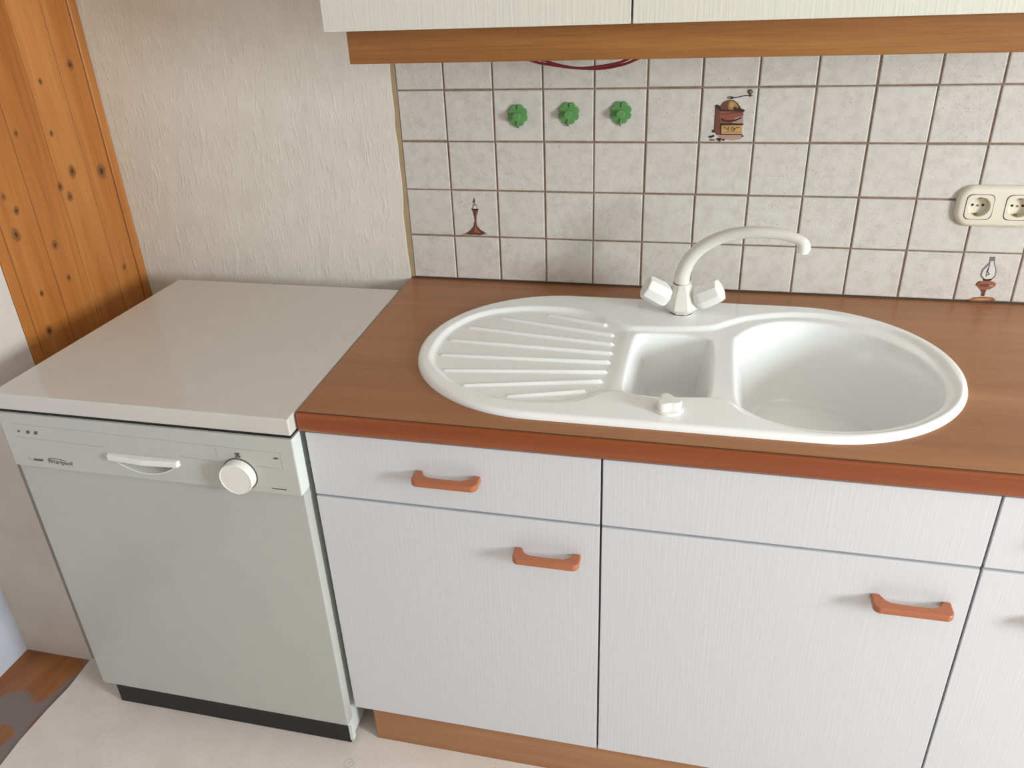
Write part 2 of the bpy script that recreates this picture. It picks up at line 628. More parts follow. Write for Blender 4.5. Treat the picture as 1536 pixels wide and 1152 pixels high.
class Print:
    """flat printed picture: thin coloured shapes on a plane"""

    def __init__(s, mp, mats, push):
        s.bm = bmesh.new()
        s.mp, s.mats, s.push, s.k = mp, mats, push, 0

    def poly(s, mat, pts):
        s.k += 1
        a = s.push(0.0)
        b = s.push(0.00025 + 0.00004 * s.k)
        P = [s.mp(*p) for p in pts]
        prism(s.bm, [tuple(p) for p in P], lambda *p: Vector(p) + a, lambda *p: Vector(p) + b, mi=s.mats.index(mat))

    def ell(s, mat, cx, cy, rx, ry, n=14, ang=0):
        ca, sa = math.cos(ang), math.sin(ang)
        s.poly(mat, [(cx + rx * math.cos(t) * ca - ry * math.sin(t) * sa, cy + rx * math.cos(t) * sa + ry * math.sin(t) * ca) for t in [2 * math.pi * i / n for i in range(n)]])

    def line(s, mat, pts, w):
        for (x0, y0), (x1, y1) in zip(pts[:-1], pts[1:]):
            d = math.hypot(x1 - x0, y1 - y0) or 1
            nx, ny = -(y1 - y0) / d * w / 2, (x1 - x0) / d * w / 2
            ex, ey = (x1 - x0) / d * w * .3, (y1 - y0) / d * w * .3
            s.poly(mat, [(x0 + nx - ex, y0 + ny - ey), (x1 + nx + ex, y1 + ny + ey), (x1 - nx + ex, y1 - ny + ey), (x0 - nx - ex, y0 - ny - ey)])
            s.k -= 1
        s.k += 1


wallpush = lambda d: Vector((0, -0.0003 - d, 0))
MM = ['motif_dark', 'motif_brown', 'motif_red', 'motif_gold', 'motif_tan', 'motif_pink', 'motif_grey', 'motif_white', 'motif_copper']
# coffee mill
q = Print(lambda x, y: at(1040 + x * .10417, 110 + y * .10417, 1, 0), MM, wallpush)
q.poly('motif_pink', [(335, 890), (380, 925), (470, 955), (580, 965), (680, 945), (715, 905), (700, 870), (380, 870)])
q.poly('motif_brown', [(318, 480), (385, 490), (385, 885), (335, 885), (298, 830)])
q.line('motif_dark', [(318, 480), (308, 650), (298, 830), (335, 880)], 10)
q.poly('motif_red', [(380, 520), (720, 540), (716, 730), (385, 730)])
q.poly('motif_pink', [(600, 640), (716, 610), (716, 720), (560, 715)])
q.poly('motif_dark', [(395, 640), (470, 670), (560, 672), (640, 650), (700, 620), (690, 650), (600, 690), (500, 700), (400, 680)])
q.line('motif_dark', [(400, 590), (520, 575), (660, 560), (715, 575)], 8)
q.poly('motif_dark', [(385, 712), (722, 720), (718, 745), (410, 750), (405, 870), (700, 872), (714, 885), (384, 885)])
q.poly('motif_tan', [(405, 752), (702, 748), (702, 868), (404, 868)])
q.line('motif_gold', [(430, 850), (560, 835), (690, 850)], 14)
q.line('motif_brown', [(425, 790), (455, 770), (480, 810), (510, 770), (500, 830)], 10)
q.line('motif_brown', [(545, 820), (555, 775), (590, 790), (570, 830), (620, 780), (665, 775)], 12)
q.poly('motif_dark', [(308, 458), (345, 448), (390, 470), (560, 505), (680, 500), (748, 530), (722, 556), (560, 545), (390, 545), (325, 490)])
q.poly('motif_brown', [(385, 475), (425, 415), (495, 382), (580, 382), (640, 425), (680, 490), (560, 528), (400, 515)])
q.poly('motif_gold', [(500, 470), (515, 410), (560, 390), (620, 430), (650, 490), (570, 525), (510, 520)])
q.poly('motif_tan', [(530, 430), (560, 405), (585, 440), (575, 500), (535, 490)])
q.ell('motif_dark', 600, 500, 30, 22)
q.ell('motif_dark', 665, 490, 16, 18)
q.ell('motif_dark', 535, 350, 48, 22)
q.ell('motif_pink', 515, 352, 22, 8)
q.line('motif_dark', [(570, 352), (640, 342), (720, 322), (800, 315), (850, 318)], 12)
q.ell('motif_dark', 818, 262, 38, 34)
q.ell('motif_grey', 826, 262, 20, 20)
q.line('motif_dark', [(818, 290), (818, 325)], 26)
for (x, y, rx, ry) in ((250, 912, 32, 16), (285, 900, 22, 14), (255, 957, 18, 10), (293, 958, 14, 10), (362, 945, 30, 18), (378, 968, 16, 14), (432, 955, 24, 12), (288, 832, 16, 22), (395, 940, 14, 12), (710, 902, 12, 12)):
    q.ell('motif_dark', x, y, rx, ry, 10)
put('coffee_mill_picture', q.bm, MM, TILES[(6, 3)])
# candlestick
q = Print(lambda x, y: at(680 + x * .20833, 130 + y * .20833, 1, 0), MM, wallpush)
q.poly('motif_pink', [(50, 1068), (95, 1048), (150, 1040), (210, 1042), (250, 1062), (200, 1072), (110, 1074)])
q.poly('motif_brown', [(92, 1058), (125, 1030), (150, 1000), (158, 960), (150, 930), (140, 890), (180, 890), (170, 930), (166, 965), (172, 1000), (195, 1030), (232, 1052), (170, 1066)])
q.poly('motif_copper', [(150, 1050), (160, 1000), (163, 940), (168, 895), (174, 895), (168, 945), (167, 1000), (178, 1035), (200, 1055)])
q.line('motif_dark', [(95, 1056), (130, 1062), (165, 1054), (185, 1066), (228, 1054)], 6)
q.line('motif_dark', [(143, 892), (153, 930), (158, 962), (150, 1002)], 5)
q.poly('motif_dark', [(130, 878), (184, 880), (178, 892), (136, 890)])
q.poly('motif_grey', [(137, 880), (142, 856), (152, 842), (168, 850), (175, 880)])
q.poly('motif_white', [(144, 878), (149, 858), (158, 852), (168, 862), (170, 878)])
q.poly('motif_brown', [(150, 800), (157, 818), (156, 834), (149, 842), (142, 830)])
q.ell('motif_dark', 62, 830, 3, 3, 6)
put('candlestick_picture', q.bm, MM, TILES[(1, 1)])
# oil lamp
q = Print(lambda x, y: at(1400 + x * .19101, 260 + y * .19101, 1, 0), MM, wallpush)
q.poly('motif_grey', [(446, 657), (489, 657), (482, 700), (497, 760), (487, 812), (452, 842), (396, 838), (368, 802), (384, 752), (440, 700)])
q.poly('motif_white', [(452, 680), (476, 680), (474, 708), (488, 762), (478, 806), (448, 832), (402, 828), (380, 800), (396, 758), (448, 712)])
q.poly('motif_grey', [(446, 655), (489, 655), (484, 690), (450, 690)])
q.line('motif_grey', [(444, 720), (420, 770), (412, 810)], 9)
q.line('motif_dark', [(434, 745), (426, 775), (440, 790), (420, 800)], 7)
q.poly('motif_dark', [(388, 822), (415, 832), (452, 826), (460, 838), (430, 850), (392, 842)])
q.poly('motif_copper', [(333, 874), (352, 852), (400, 844), (465, 848), (492, 862), (486, 886), (440, 912), (372, 914), (348, 892)])
q.poly('motif_brown', [(345, 872), (400, 868), (470, 872), (440, 890), (380, 892)])
q.ell('motif_pink', 455, 882, 20, 8)
q.line('motif_dark', [(335, 878), (350, 855), (372, 848)], 6)
q.poly('motif_brown', [(370, 912), (418, 912), (406, 935), (400, 964), (374, 962), (380, 935)])
q.poly('motif_copper', [(275, 996), (312, 974), (400, 968), (470, 976), (484, 992), (450, 1002), (330, 1004)])
q.poly('motif_tan', [(300, 990), (340, 982), (430, 982), (455, 988), (380, 994)])
q.line('motif_brown', [(275, 997), (350, 1004), (450, 1003), (484, 992)], 6)
put('oil_lamp_picture', q.bm, MM, TILES[(11, 0)])

# ------------------------------------------------------------------ base cabinets
def handle_bm(cx, zc):
    pl = [(-.0600, 0.0012), (-.0600, -.024), (-.0575, -.0305), (-.0510, -.0345), (.0510, -.0345), (.0575, -.0305), (.0600, -.024), (.0600, 0.0012),
          (.0455, 0.0012), (.0445, -.0130), (.0405, -.0178), (.030, -.0195), (0, -.0205), (-.030, -.0195), (-.0405, -.0178), (-.0445, -.0130), (-.0455, 0.0012)]
    bm = bmesh.new()
    prism(bm, pl, lambda a, b: (cx + a, YF + b, zc - .0045), lambda a, b: (cx + a, YF + b, zc + .0085), bevel=0.0036, seg=3)
    return bm


def carcass(t, x0, x1, z0, z1, yb, yf, mat):
    bm = bmesh.new()
    th = 0.016
    box(bm, x0, x0 + th, yf, yb, z0, z1)
    box(bm, x1 - th, x1, yf, yb, z0, z1)
    box(bm, x0 + th, x1 - th, yf, yb, z0, z0 + th)
    box(bm, x0 + th, x1 - th, yb - .006, yb, z0 + th, z1)
    return put('body', bm, mat, t)


def base_cab(x0, x1, label, drawer_label, hd, hdoor):
    t = thing('base_cabinet', ((x0 + x1) / 2, YF, 0.1), label, 'cabinet', 'base cabinets')
    carcass(t, x0 + .001, x1 - .001, 0.101, 0.8147, -0.004, YF + 0.0205, 'carcass_white')
    bm = B(x0 + .0018, x1 - .0018, YF, YF + 0.019, 0.6735, 0.8075, 0.0015)
    d = put('drawer_front', bm, 'front_laminate', t, smooth=True)
    d['label'] = drawer_label
    if hd:
        put('handle', handle_bm(*hd), 'handle_wood', d, smooth=True)
    bm = B(x0 + .0018, x1 - .0018, YF, YF + 0.019, 0.1033, 0.6680, 0.0015)
    d = put('door', bm, 'front_laminate', t, smooth=True)
    put('handle', handle_bm(*hdoor), 'handle_wood', d, smooth=True)
    put('edge_profile', B(x0 + .002, x1 - .002, YF + .0035, YF + .018, 0.6672, 0.6712), 'edge_grey', d)
    return t


base_cab(0.0085, G1, 'white base cabinet standing directly beside the dishwasher, with handled drawer and door', 'white drawer front with a handle', (0.2725, 0.7415), (0.447, 0.596))
base_cab(G1, G2, 'wide white base cabinet under the large sink bowl, its drawer panel without a handle', 'blind white panel without a handle', None, (1.043, 0.5885))
base_cab(G2, 1.436, 'narrow white base cabinet under the power sockets, at the far end from the dishwasher', 'white drawer front with a handle', (1.290, 0.7415), (1.290, 0.5885))
bm = B(0.047, 1.436, -0.6414, -0.625, 0.0, 0.1015, 0.0008)
tag(put('plinth_board', bm, 'plinth_wood'), 'brown wooden plinth board running under the white base cabinets', 'plinth')

# ------------------------------------------------------------------ worktop with sink cut-out
SL, SR, SYC, SRAD = 0.4095, 0.8705, -0.3515, 0.2685    # stadium outline of the sink
wt = thing('worktop', (0.72, -0.33, 0.8145), 'brown wood-effect worktop carrying the sink, with a reddish front edge', 'worktop')


def stadium(off, n=40):
    r = SRAD - off
    out = []
    for i in range(n + 1):
        a = math.pi / 2 + math.pi * i / n
        out.append((SL + r * math.cos(a), SYC + r * math.sin(a)))
    for i in range(n + 1):
        a = -math.pi / 2 + math.pi * i / n
        out.append((SR + r * math.cos(a), SYC + r * math.sin(a)))
    return out


bm = bmesh.new()
outer = [(-0.0095, 0.005), (0.0055, YC + 0.006), (1.445, YC + 0.006), (1.445, 0.005)]
inner = stadium(0.014)
loops = {}
for z in (ZC, 0.8145):
    es = []
    for nm, L in (('o', outer), ('i', inner)):
        vs = [bm.verts.new((x, y, z)) for x, y in L]
        loops[(nm, z)] = vs
        es += [bm.edges.new((vs[i], vs[(i + 1) % len(vs)])) for i in range(len(vs))]
    bmesh.ops.triangle_fill(bm, use_beauty=True, use_dissolve=False, edges=es)
for nm in ('o', 'i'):
    a, b = loops[(nm, ZC)], loops[(nm, 0.8145)]
    for i in range(len(a)):
        bm.faces.new((a[i], a[(i + 1) % len(a)], b[(i + 1) % len(b)], b[i]))
put('board', bm, 'worktop_wood', wt)
prof = [(YC + 0.007, 0.8145), (YC + 0.007, ZC - 0.0006), (YC + 0.0058, ZC - 0.0006), (YC + 0.0028, ZC - 0.0014), (YC + 0.0006, ZC - 0.0045), (YC, ZC - 0.010),
        (YC, 0.826), (YC + 0.001, 0.8195), (YC + 0.0035, 0.8158), (YC + 0.006, 0.8145)]
bm = bmesh.new()
prism(bm, prof, lambda a, b: (0.0062, a, b), lambda a, b: (1.445, a, b))
tag(put('front_edge', bm, 'edge_wood', wt, smooth=True), 'reddish varnished front edge')
put('edge_joint', B(0.006, 1.445, YC + 0.0058, YC + 0.0075, ZC - 0.003, ZC + 0.00025), 'joint_dark', wt)

# ------------------------------------------------------------------ sink (height surface with rim, drainer, two bowls)
sink = thing('sink', (0.64, SYC, ZC), 'white oval built-in sink with ribbed drainer and two bowls', 'sink')
recess = [(0.182, -0.433), (0.173, -0.358), (0.184, -0.283), (0.228, -0.21), (0.312, -0.169), (0.402, -0.165), (0.459, -0.185), (0.498, -0.216), (0.54, -0.240), (0.575, -0.240),
          (0.616, -0.237), (0.702, -0.219), (0.743, -0.187), (0.784, -0.157), (0.867, -0.129), (0.947, -0.132), (1.016, -0.163), (1.07, -0.209), (1.107, -0.289), (1.116, -0.38),
          (1.108, -0.438), (1.086, -0.486), (1.05, -0.529), (1.006, -0.565), (0.953, -0.587), (0.903, -0.597), (0.85, -0.596), (0.803, -0.581), (0.76, -0.551), (0.738, -0.520),
          (0.71, -0.511), (0.654, -0.518), (0.607, -0.524), (0.552, -0.514), (0.527, -0.518), (0.485, -0.555), (0.433, -0.571), (0.371, -0.573), (0.307, -0.557), (0.251, -0.525), (0.209, -0.48)]
mainb = [(0.744, -0.275), (0.752, -0.242), (0.783, -0.194), (0.825, -0.162), (0.871, -0.149), (0.925, -0.153), (0.989, -0.180), (1.045, -0.226), (1.083, -0.288), (1.103, -0.353), (1.105, -0.401),
         (1.098, -0.444), (1.080, -0.484), (1.046, -0.524), (1.003, -0.556), (0.955, -0.578), (0.904, -0.588), (0.85, -0.587), (0.804, -0.573), (0.764, -0.544), (0.746, -0.505), (0.743, -0.39)]
small = [(0.552, -0.285), (0.562, -0.254), (0.601, -0.245), (0.662, -0.245), (0.703, -0.260), (0.714, -0.288), (0.715, -0.390), (0.712, -0.490), (0.700, -0.512), (0.654, -0.518), (0.593, -0.517), (0.561, -0.508), (0.550, -0.480), (0.549, -0.383)]


def dense(pts, n=8):
    return np.array([(p.x, p.y) for p in spline([(a, b, 0) for a, b in pts], n, True)])


def sdf(poly, X, Y):
    """signed distance, positive inside"""
    P = np.stack([X.ravel(), Y.ravel()], 1)
    d2 = np.full(len(P), 1e9)
    ins = np.zeros(len(P), bool)
    n = len(poly)
    for i in range(n):
        a, b = poly[i], poly[(i + 1) % n]
        ab = b - a
        t = np.clip(((P - a) @ ab) / max(ab @ ab, 1e-12), 0, 1)
        dd = ((P - a - t[:, None] * ab) ** 2).sum(1)
        d2 = np.minimum(d2, dd)
        c = ((a[1] > P[:, 1]) != (b[1] > P[:, 1]))
        if a[1] != b[1]:
            xi = a[0] + (P[:, 1] - a[1]) / (b[1] - a[1]) * ab[0]
            ins ^= c & (P[:, 0] < xi)
    return (np.sqrt(d2) * np.where(ins, 1, -1)).reshape(X.shape)


def sstep(t):
    t = np.clip(t, 0, 1)
    return t * t * (3 - 2 * t)


def s5(t):
    t = np.clip(t, 0, 1)
    return t ** 3 * (t * (6 * t - 15) + 10)


NX, NY = 460, 250
vv = 0.5 - 0.5 * np.cos(np.linspace(0, math.pi, NY + 1))
vv = 0.55 * vv + 0.45 * np.linspace(0, 1, NY + 1)
yy = SYC - SRAD + 2 * SRAD * vv
half = np.sqrt(np.maximum(SRAD ** 2 - (yy - SYC) ** 2, 0))
uu = np.linspace(0, 1, NX + 1)
uu = 0.85 * uu + 0.15 * (0.5 - 0.5 * np.cos(uu * math.pi))
X = (SL - half)[:, None] + ((SR - SL) + 2 * half)[:, None] * uu[None, :]
Y = np.repeat(yy[:, None], NX + 1, 1)
dx = np.where(X < SL, X - SL, np.where(X > SR, X - SR, 0))
dO = SRAD - np.sqrt(dx ** 2 + (Y - SYC) ** 2)
t = np.clip(dO / 0.012, 0, 1)
Zs = 0.0105 * np.sqrt(np.maximum(1 - (1 - t) ** 2, 0))
dR = sdf(dense(recess), X, Y)
Zs = Zs - 0.0068 * sstep((dR + 0.007) / 0.015)
# drainer falls gently to the bowl and carries fanned ribs
dr = sstep((dR - 0.004) / 0.012) * sstep((0.545 - X) / 0.03)
Zs = Zs - dr * (0.0005 + 0.006 * np.clip((X - 0.2), 0, 1))
ribs = [((0.369, -0.186), (0.492, -0.226)), ((0.275, -0.218), (0.512, -0.272)), ((0.216, -0.275), (0.516, -0.315)), ((0.196, -0.341), (0.518, -0.355)),
        ((0.197, -0.410), (0.518, -0.394)), ((0.222, -0.472), (0.517, -0.434)), ((0.275, -0.524), (0.513, -0.472)), ((0.362, -0.551), (0.490, -0.515))]
rh = np.zeros_like(Zs)
for (ax, ay), (bx_, by_) in ribs:
    L2 = (bx_ - ax) ** 2 + (by_ - ay) ** 2
    tt = np.clip(((X - ax) * (bx_ - ax) + (Y - ay) * (by_ - ay)) / L2, 0, 1)
    dd = np.sqrt((X - ax - tt * (bx_ - ax)) ** 2 + (Y - ay - tt * (by_ - ay)) ** 2)
    w = 0.0075 - 0.001 * tt
    rh = np.maximum(rh, (0.0030 + 0.0035 * tt) * (1 - sstep(dd / w)))
Zs = Zs + rh
dM = sdf(dense(mainb), X, Y)
dS = sdf(dense(small), X, Y)


def bowl(d, wall, depth):
    lip = np.clip(d / 0.010, 0, 1)
    z = -0.006 * (1 - np.sqrt(np.maximum(1 - lip ** 2, 0)))
    tt = np.clip((d - 0.006) / wall, 0, 1)
    return z - (depth - 0.006) * (0.55 * s5(tt) + 0.45 * sstep(tt))


Zs = Zs + bowl(dM, 0.046, 0.165) - 0.006 * sstep((dM - 0.04) / 0.13)
Zs = Zs + bowl(dS, 0.036, 0.125) - 0.004 * sstep((dS - 0.03) / 0.06)
Zs = Zs + ZC - 0.0003
nv = (NY + 1) * (NX + 1)
verts = np.stack([X.ravel() - 0.64, Y.ravel() - SYC, Zs.ravel() - ZC], 1)
ii = np.arange(NY)[:, None] * (NX + 1) + np.arange(NX)[None, :]
faces = np.stack([ii, ii + 1, ii + NX + 2, ii + NX + 1], -1).reshape(-1, 4)
me = bpy.data.meshes.new('basin')
me.from_pydata(verts.tolist(), [], faces.tolist())
me.materials.append(M['sink_white'])
me.shade_smooth()
basin = bpy.data.objects.new('basin', me)
COL.objects.link(basin)
basin.parent = sink
ORIGIN[basin.name] = ORIGIN[sink.name]
bm = bmesh.new()
lathe(bm, [(0.045, -0.001), (0.045, 0.0015), (0.040, 0.003), (0.034, 0.0015), (0.012, 0.0005)], (0.92, -0.40, ZC + Zs.min() - ZC), n=32)
put('drain', bm, 'drain_metal', sink, smooth=True)
# twist knob of the waste
kx, ky, kz = 0.639, -0.566, ZC + 0.0098
bm = bmesh.new()
lathe(bm, [(0.0250, -0.001), (0.0250, 0.002), (0.0235, 0.0038), (0.010, 0.0045)], (kx, ky, kz), n=40)
dk = put('waste_knob', bm, 'knob_white', sink, smooth=True)
bm = bmesh.new()
lobes = []
for i in range(48):
    a = 2 * math.pi * i / 48
    lobes.append((0.0185 + 0.0044 * math.cos(3 * a + 0.6), a))
rl = []
for sc, hz in ((0.92, 0.003), (0.96, 0.006), (1.0, 0.012), (1.0, 0.0165), (0.95, 0.0185), (0.8, 0.0195)):
    rl.append([(kx + r * sc * math.cos(a), ky + r * sc * math.sin(a), kz + hz) for r, a in lobes])
rings(bm, rl)
put('grip', bm, 'knob_white', dk, smooth=True)

# ------------------------------------------------------------------ tap
tx, ty, tz = 0.6435, -0.150, ZC + 0.0095
tap = thing('kitchen_tap', (tx, ty, tz), 'cream two-handle mixer tap with a long curved spout, standing on the sink', 'tap')
bm = bmesh.new()
oct8 = [(0.0225, 0.0), (0.0245, 0.003), (0.0365, 0.015), (0.0365, 0.022), (0.030, 0.042), (0.0215, 0.058), (0.0190, 0.066), (0.016, 0.067)]
lathe(bm, oct8, (tx, ty, tz - 0.0005), n=8, phase=math.pi / 8)
bmesh.ops.bevel(bm, geom=[e for e in bm.edges], offset=0.0022, segments=2, profile=0.5, affect='EDGES')
body = put('body', bm, 'tap_cream', tap, smooth=True)
bm = bmesh.new()
lathe(bm, [(0.0240, -0.0004), (0.0240, 0.0012)], (tx, ty, tz), n=40)
put('gasket', bm, 'joint_dark', tap)
ctrl = [(tx - .003, ty, tz + .064), (tx, ty - .002, tz + .092), (tx + .014, ty - .006, tz + .124), (tx + .040, ty - .012, tz + .152), (tx + .080, ty - .022, tz + .176),
        (tx + .127, ty - .036, tz + .1885), (tx + .175, ty - .048, tz + .190), (tx + .203, ty - .056, tz + .1845), (tx + .2155, ty - .0595, tz + .1775), (tx + .2185, ty - .060, tz + .1690)]
path = spline(ctrl, 8)
bm = bmesh.new()
tube(bm, path, lambda t: 0.0162 - 0.0060 * min(1, t * 1.4) + 0.0026 * max(0, (t - 0.80) / 0.20), 20)
put('spout', bm, 'tap_cream', tap, smooth=True)
bm = bmesh.new()
e = Vector(ctrl[-1])
lathe(bm, [(0.0122, 0.004), (0.0126, -0.001), (0.0126, -0.0045), (0.0108, -0.0055), (0.0104, -0.0105), (0.008, -0.011)], e, n=28)
put('aerator', bm, 'tap_white', tap, smooth=True)
bm = bmesh.new()
lathe(bm, [(0.0170, 0), (0.0170, 0.0016)], (tx - .003, ty, tz + 0.0645), n=28)
put('ring', bm, 'joint_dark', tap)
for s in (-1, 1):
    ax = Vector((s * 0.84, -0.18, 0.50)).normalized()
    c0 = Vector((tx + s * 0.018, ty - .004, tz + 0.026))
    bm = bmesh.new()
    lathe(bm, [(0.0145, 0), (0.0145, 0.016)], c0, ax, n=24)
    lathe(bm, [(0.0215, 0.015), (0.0255, 0.021), (0.0265, 0.030), (0.0250, 0.064), (0.0225, 0.0675), (0.0160, 0.069)], c0, ax, n=8, ref=(0, 0, 1), phase=0.2)
    bmesh.ops.bevel(bm, geom=[e for e in bm.edges if len(e.link_faces) == 2 and e.calc_face_angle(0) > 0.35], offset=0.0008, segments=2, profile=0.5, affect='EDGES')
    put('knob', bm, 'tap_white', tap, smooth=True)

# ------------------------------------------------------------------ dishwasher
dw = thing('dishwasher', (-0.30, -0.38, 0), 'white free-standing dishwasher with black kick plate beside the base cabinets', 'dishwasher')
DX0, DX1, DYB = -0.6145, -0.0045, -0.078
bm = B(DX0 + .008, DX1, -0.655, DYB - .004, 0.012, 0.818, 0.002)
put('casing', bm, 'machine_casing', dw, smooth=True)
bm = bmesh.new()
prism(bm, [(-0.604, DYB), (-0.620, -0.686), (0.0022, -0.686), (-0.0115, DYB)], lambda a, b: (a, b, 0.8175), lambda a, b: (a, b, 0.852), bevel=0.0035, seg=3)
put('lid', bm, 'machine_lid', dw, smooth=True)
put('lid_gap_shade', B(-0.612, -0.001, -0.6835, -0.653, 0.8100, 0.8178), 'kick_black', dw)  # black filler strip, paints in the shade between lid and panel
# control panel with hand recess
PY, PX0, PX1, PZ0, PZ1 = -0.6885, -0.6145, 0.0015, 0.6925, 0.8125
bm = bmesh.new()
hx0, hx1, hz1 = -0.386, -0.240, 0.737
hole = [(hx0, hz1), (hx1, hz1)] + [(hx1 + (hx0 - hx1) * k / 14, hz1 - 0.031 * (1 - (2 * k / 14 - 1) ** 2) ** 0.8 - 0.0005) for k in range(1, 14)]
rect = [(PX0, PZ0), (PX1, PZ0), (PX1, PZ1), (PX0, PZ1)]
es = []
hv = [bm.verts.new((x, PY, z)) for x, z in hole]
rv = [bm.verts.new((x, PY, z)) for x, z in rect]
for L in (hv, rv):
    es += [bm.edges.new((L[i], L[(i + 1) % len(L)])) for i in range(len(L))]
bmesh.ops.triangle_fill(bm, use_beauty=True, edges=es)
bv = [bm.verts.new((x, -0.655, z)) for x, z in rect]
for i in range(4):
    bm.faces.new((rv[i], rv[(i + 1) % 4], bv[(i + 1) % 4], bv[i]))
bm.faces.new(bv)
cxh = (hx0 + hx1) / 2
h2 = [bm.verts.new((cxh + (v.co.x - cxh) * 0.93, PY + 0.016, hz1 + (v.co.z - hz1) * 0.62)) for v in hv]
for i in range(len(hv)):
    bm.faces.new((hv[i], hv[(i + 1) % len(hv)], h2[(i + 1) % len(hv)], h2[i]))
bm.faces.new(h2)
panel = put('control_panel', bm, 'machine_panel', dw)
put('panel_end', B(PX1 - .0005, PX1 + .0012, PY + .0015, -0.656, PZ0, PZ1), 'machine_casing', panel)
# handle bar and lower lip
bm = bmesh.new()
prism(bm, [(hx0 - .004, 0), (hx0 - .002, -.008), (cxh, -.0125), (hx1 + .002, -.008), (hx1 + .004, 0), (hx1, .010), (hx0, .010)],
      lambda a, b: (a, PY + b, hz1 - .006), lambda a, b: (a, PY + b, hz1 + .007), bevel=0.002, seg=2)
put('handle', bm, 'knob_white', panel, smooth=True)
bm = bmesh.new()
tube(bm, [(x, PY - .0004, z) for x, z in hole[2:]], 0.0011, 8)
put('handle_lip', bm, 'knob_white', panel, smooth=True)
# dial
dc = (-0.1135, PY, 0.7275)
bm = bmesh.new()
lathe(bm, [(0.0345, 0.0005), (0.0345, -0.0012), (0.033, -0.0016)], dc, (0, 1, 0), n=40)
ring = put('dial_ring', bm, 'print_grey', panel, smooth=True)
bm = bmesh.new()
lathe(bm, [(0.0325, 0.0), (0.0322, -0.017), (0.0312, -0.0195), (0.0302, -0.0192), (0.0298, -0.0186), (0.002, -0.0186)], dc, (0, 1, 0), n=48)
put('dial', bm, 'knob_white', panel, smooth=True)
# printed marks on the panel
PM = ['print_grey', 'print_light']
q = Print(lambda x, z: Vector((x, PY, z)), PM, lambda d: Vector((0, -d, 0)))
for pts in ([(-0.590, 0.790), (-0.024, 0.782)], [(-0.590, 0.760), (-0.395, 0.7555)], [(-0.235, 0.753), (-0.155, 0.751)], [(-0.078, 0.749), (-0.024, 0.7475), (-0.024, 0.782)], [(-0.153, 0.784), (-0.153, 0.762)]):
    q.line('print_light', pts, 0.0008)
for x, r in ((-0.579, .0022), (-0.558, .0036), (-0.540, .0036)):
    q.ell('print_grey', x, 0.773, r, r * 1.1, 10)
    q.line('print_grey', [(x - r * 1.6, 0.773 - r), (x + r * 1.6, 0.773 + r)], 0.0010)
q.line('print_light', [(-0.578, 0.713), (-0.573, 0.707)], 0.004)
for k in range(5):
    q.line('print_grey', [(-0.5665 + k * .0042, 0.7085), (-0.5638 + k * .0042, 0.7105)], 0.0034)
for k in range(7):
    q.line('print_grey', [(-0.054 + k * .0042, 0.703), (-0.0515 + k * .0042, 0.7035)], 0.0014)
q.line('print_grey', [(-0.037, 0.7705), (-0.031, 0.7705)], 0.0026)
for x, z in ((-0.113, 0.772), (-0.108, 0.772), (-0.112, 0.767), (-0.107, 0.766), (-0.110, 0.769)):
    q.ell('print_grey', x, z, 0.0021, 0.0019, 8)
q.line('print_grey', [(dc[0] - .0005, dc[2] + .0335), (dc[0], dc[2] + .037)], 0.0012)
put('panel_print', q.bm, PM, panel)


def text_mesh(body, size, loc, mat, parent, shear=0.0):
    cu = bpy.data.curves.new('lettering', 'FONT')
    cu.body = body
    cu.size = size
    cu.shear = shear
    cu.extrude = 0.0002
    cu.align_x = 'CENTER'
    cu.align_y = 'CENTER'
    tmp = bpy.data.objects.new('lettering_tmp', cu)
    COL.objects.link(tmp)
    bpy.context.view_layer.update()
    me = bpy.data.meshes.new_from_object(tmp)
    bpy.data.objects.remove(tmp)
    me.transform(Matrix.Translation(Vector(loc)) @ Matrix.Rotation(math.pi / 2, 4, 'X'))
    me.transform(Matrix.Translation(-ORIGIN[parent.name]))
    me.materials.clear()
    me.materials.append(M[mat])
    o = bpy.data.objects.new('lettering', me)
    COL.objects.link(o)
    o.parent = parent
    ORIGIN[o.name] = ORIGIN[parent.name]
    return o


text_mesh('Whirlpool', 0.0135, (-0.508, PY - .0003, 0.7085), 'print_grey', panel, 0.2)
bm = bmesh.new()
tube(bm, [(-0.512 + 0.020 * math.cos(a), PY - .0002, 0.7125 + 0.0040 * math.sin(a) - 0.0016 * math.cos(a)) for a in [math.radians(20 + k * 14) for k in range(16)]], 0.0006, 6)
put('logo_loop', bm, 'print_grey', panel)
# door, kick plate
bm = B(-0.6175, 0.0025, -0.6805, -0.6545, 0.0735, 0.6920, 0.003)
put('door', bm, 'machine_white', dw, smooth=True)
bm = bmesh.new()
prism(bm, [(-0.6552, 0.150), (-0.6552, 0.012), (-0.668, 0.012), (-0.668, 0.062), (-0.6790, 0.0735), (-0.6790, 0.150)], lambda a, b: (-0.0055, a, b), lambda a, b: (0.0015, a, b))
put('corner_trim', bm, 'machine_casing', dw)
bm = B(-0.598, -0.006, -0.6667, -0.650, 0.002, 0.078, 0.001)
put('kick_plate', bm, 'kick_black', dw)
for x in (-0.57, -0.035):
    for y in (-0.60, -0.13):
        bm = bmesh.new()
        lathe(bm, [(0.018, 0), (0.018, 0.006), (0.008, 0.008), (0.008, 0.016)], (x, y, 0), n=16)
        put('foot', bm, 'kick_black', dw)

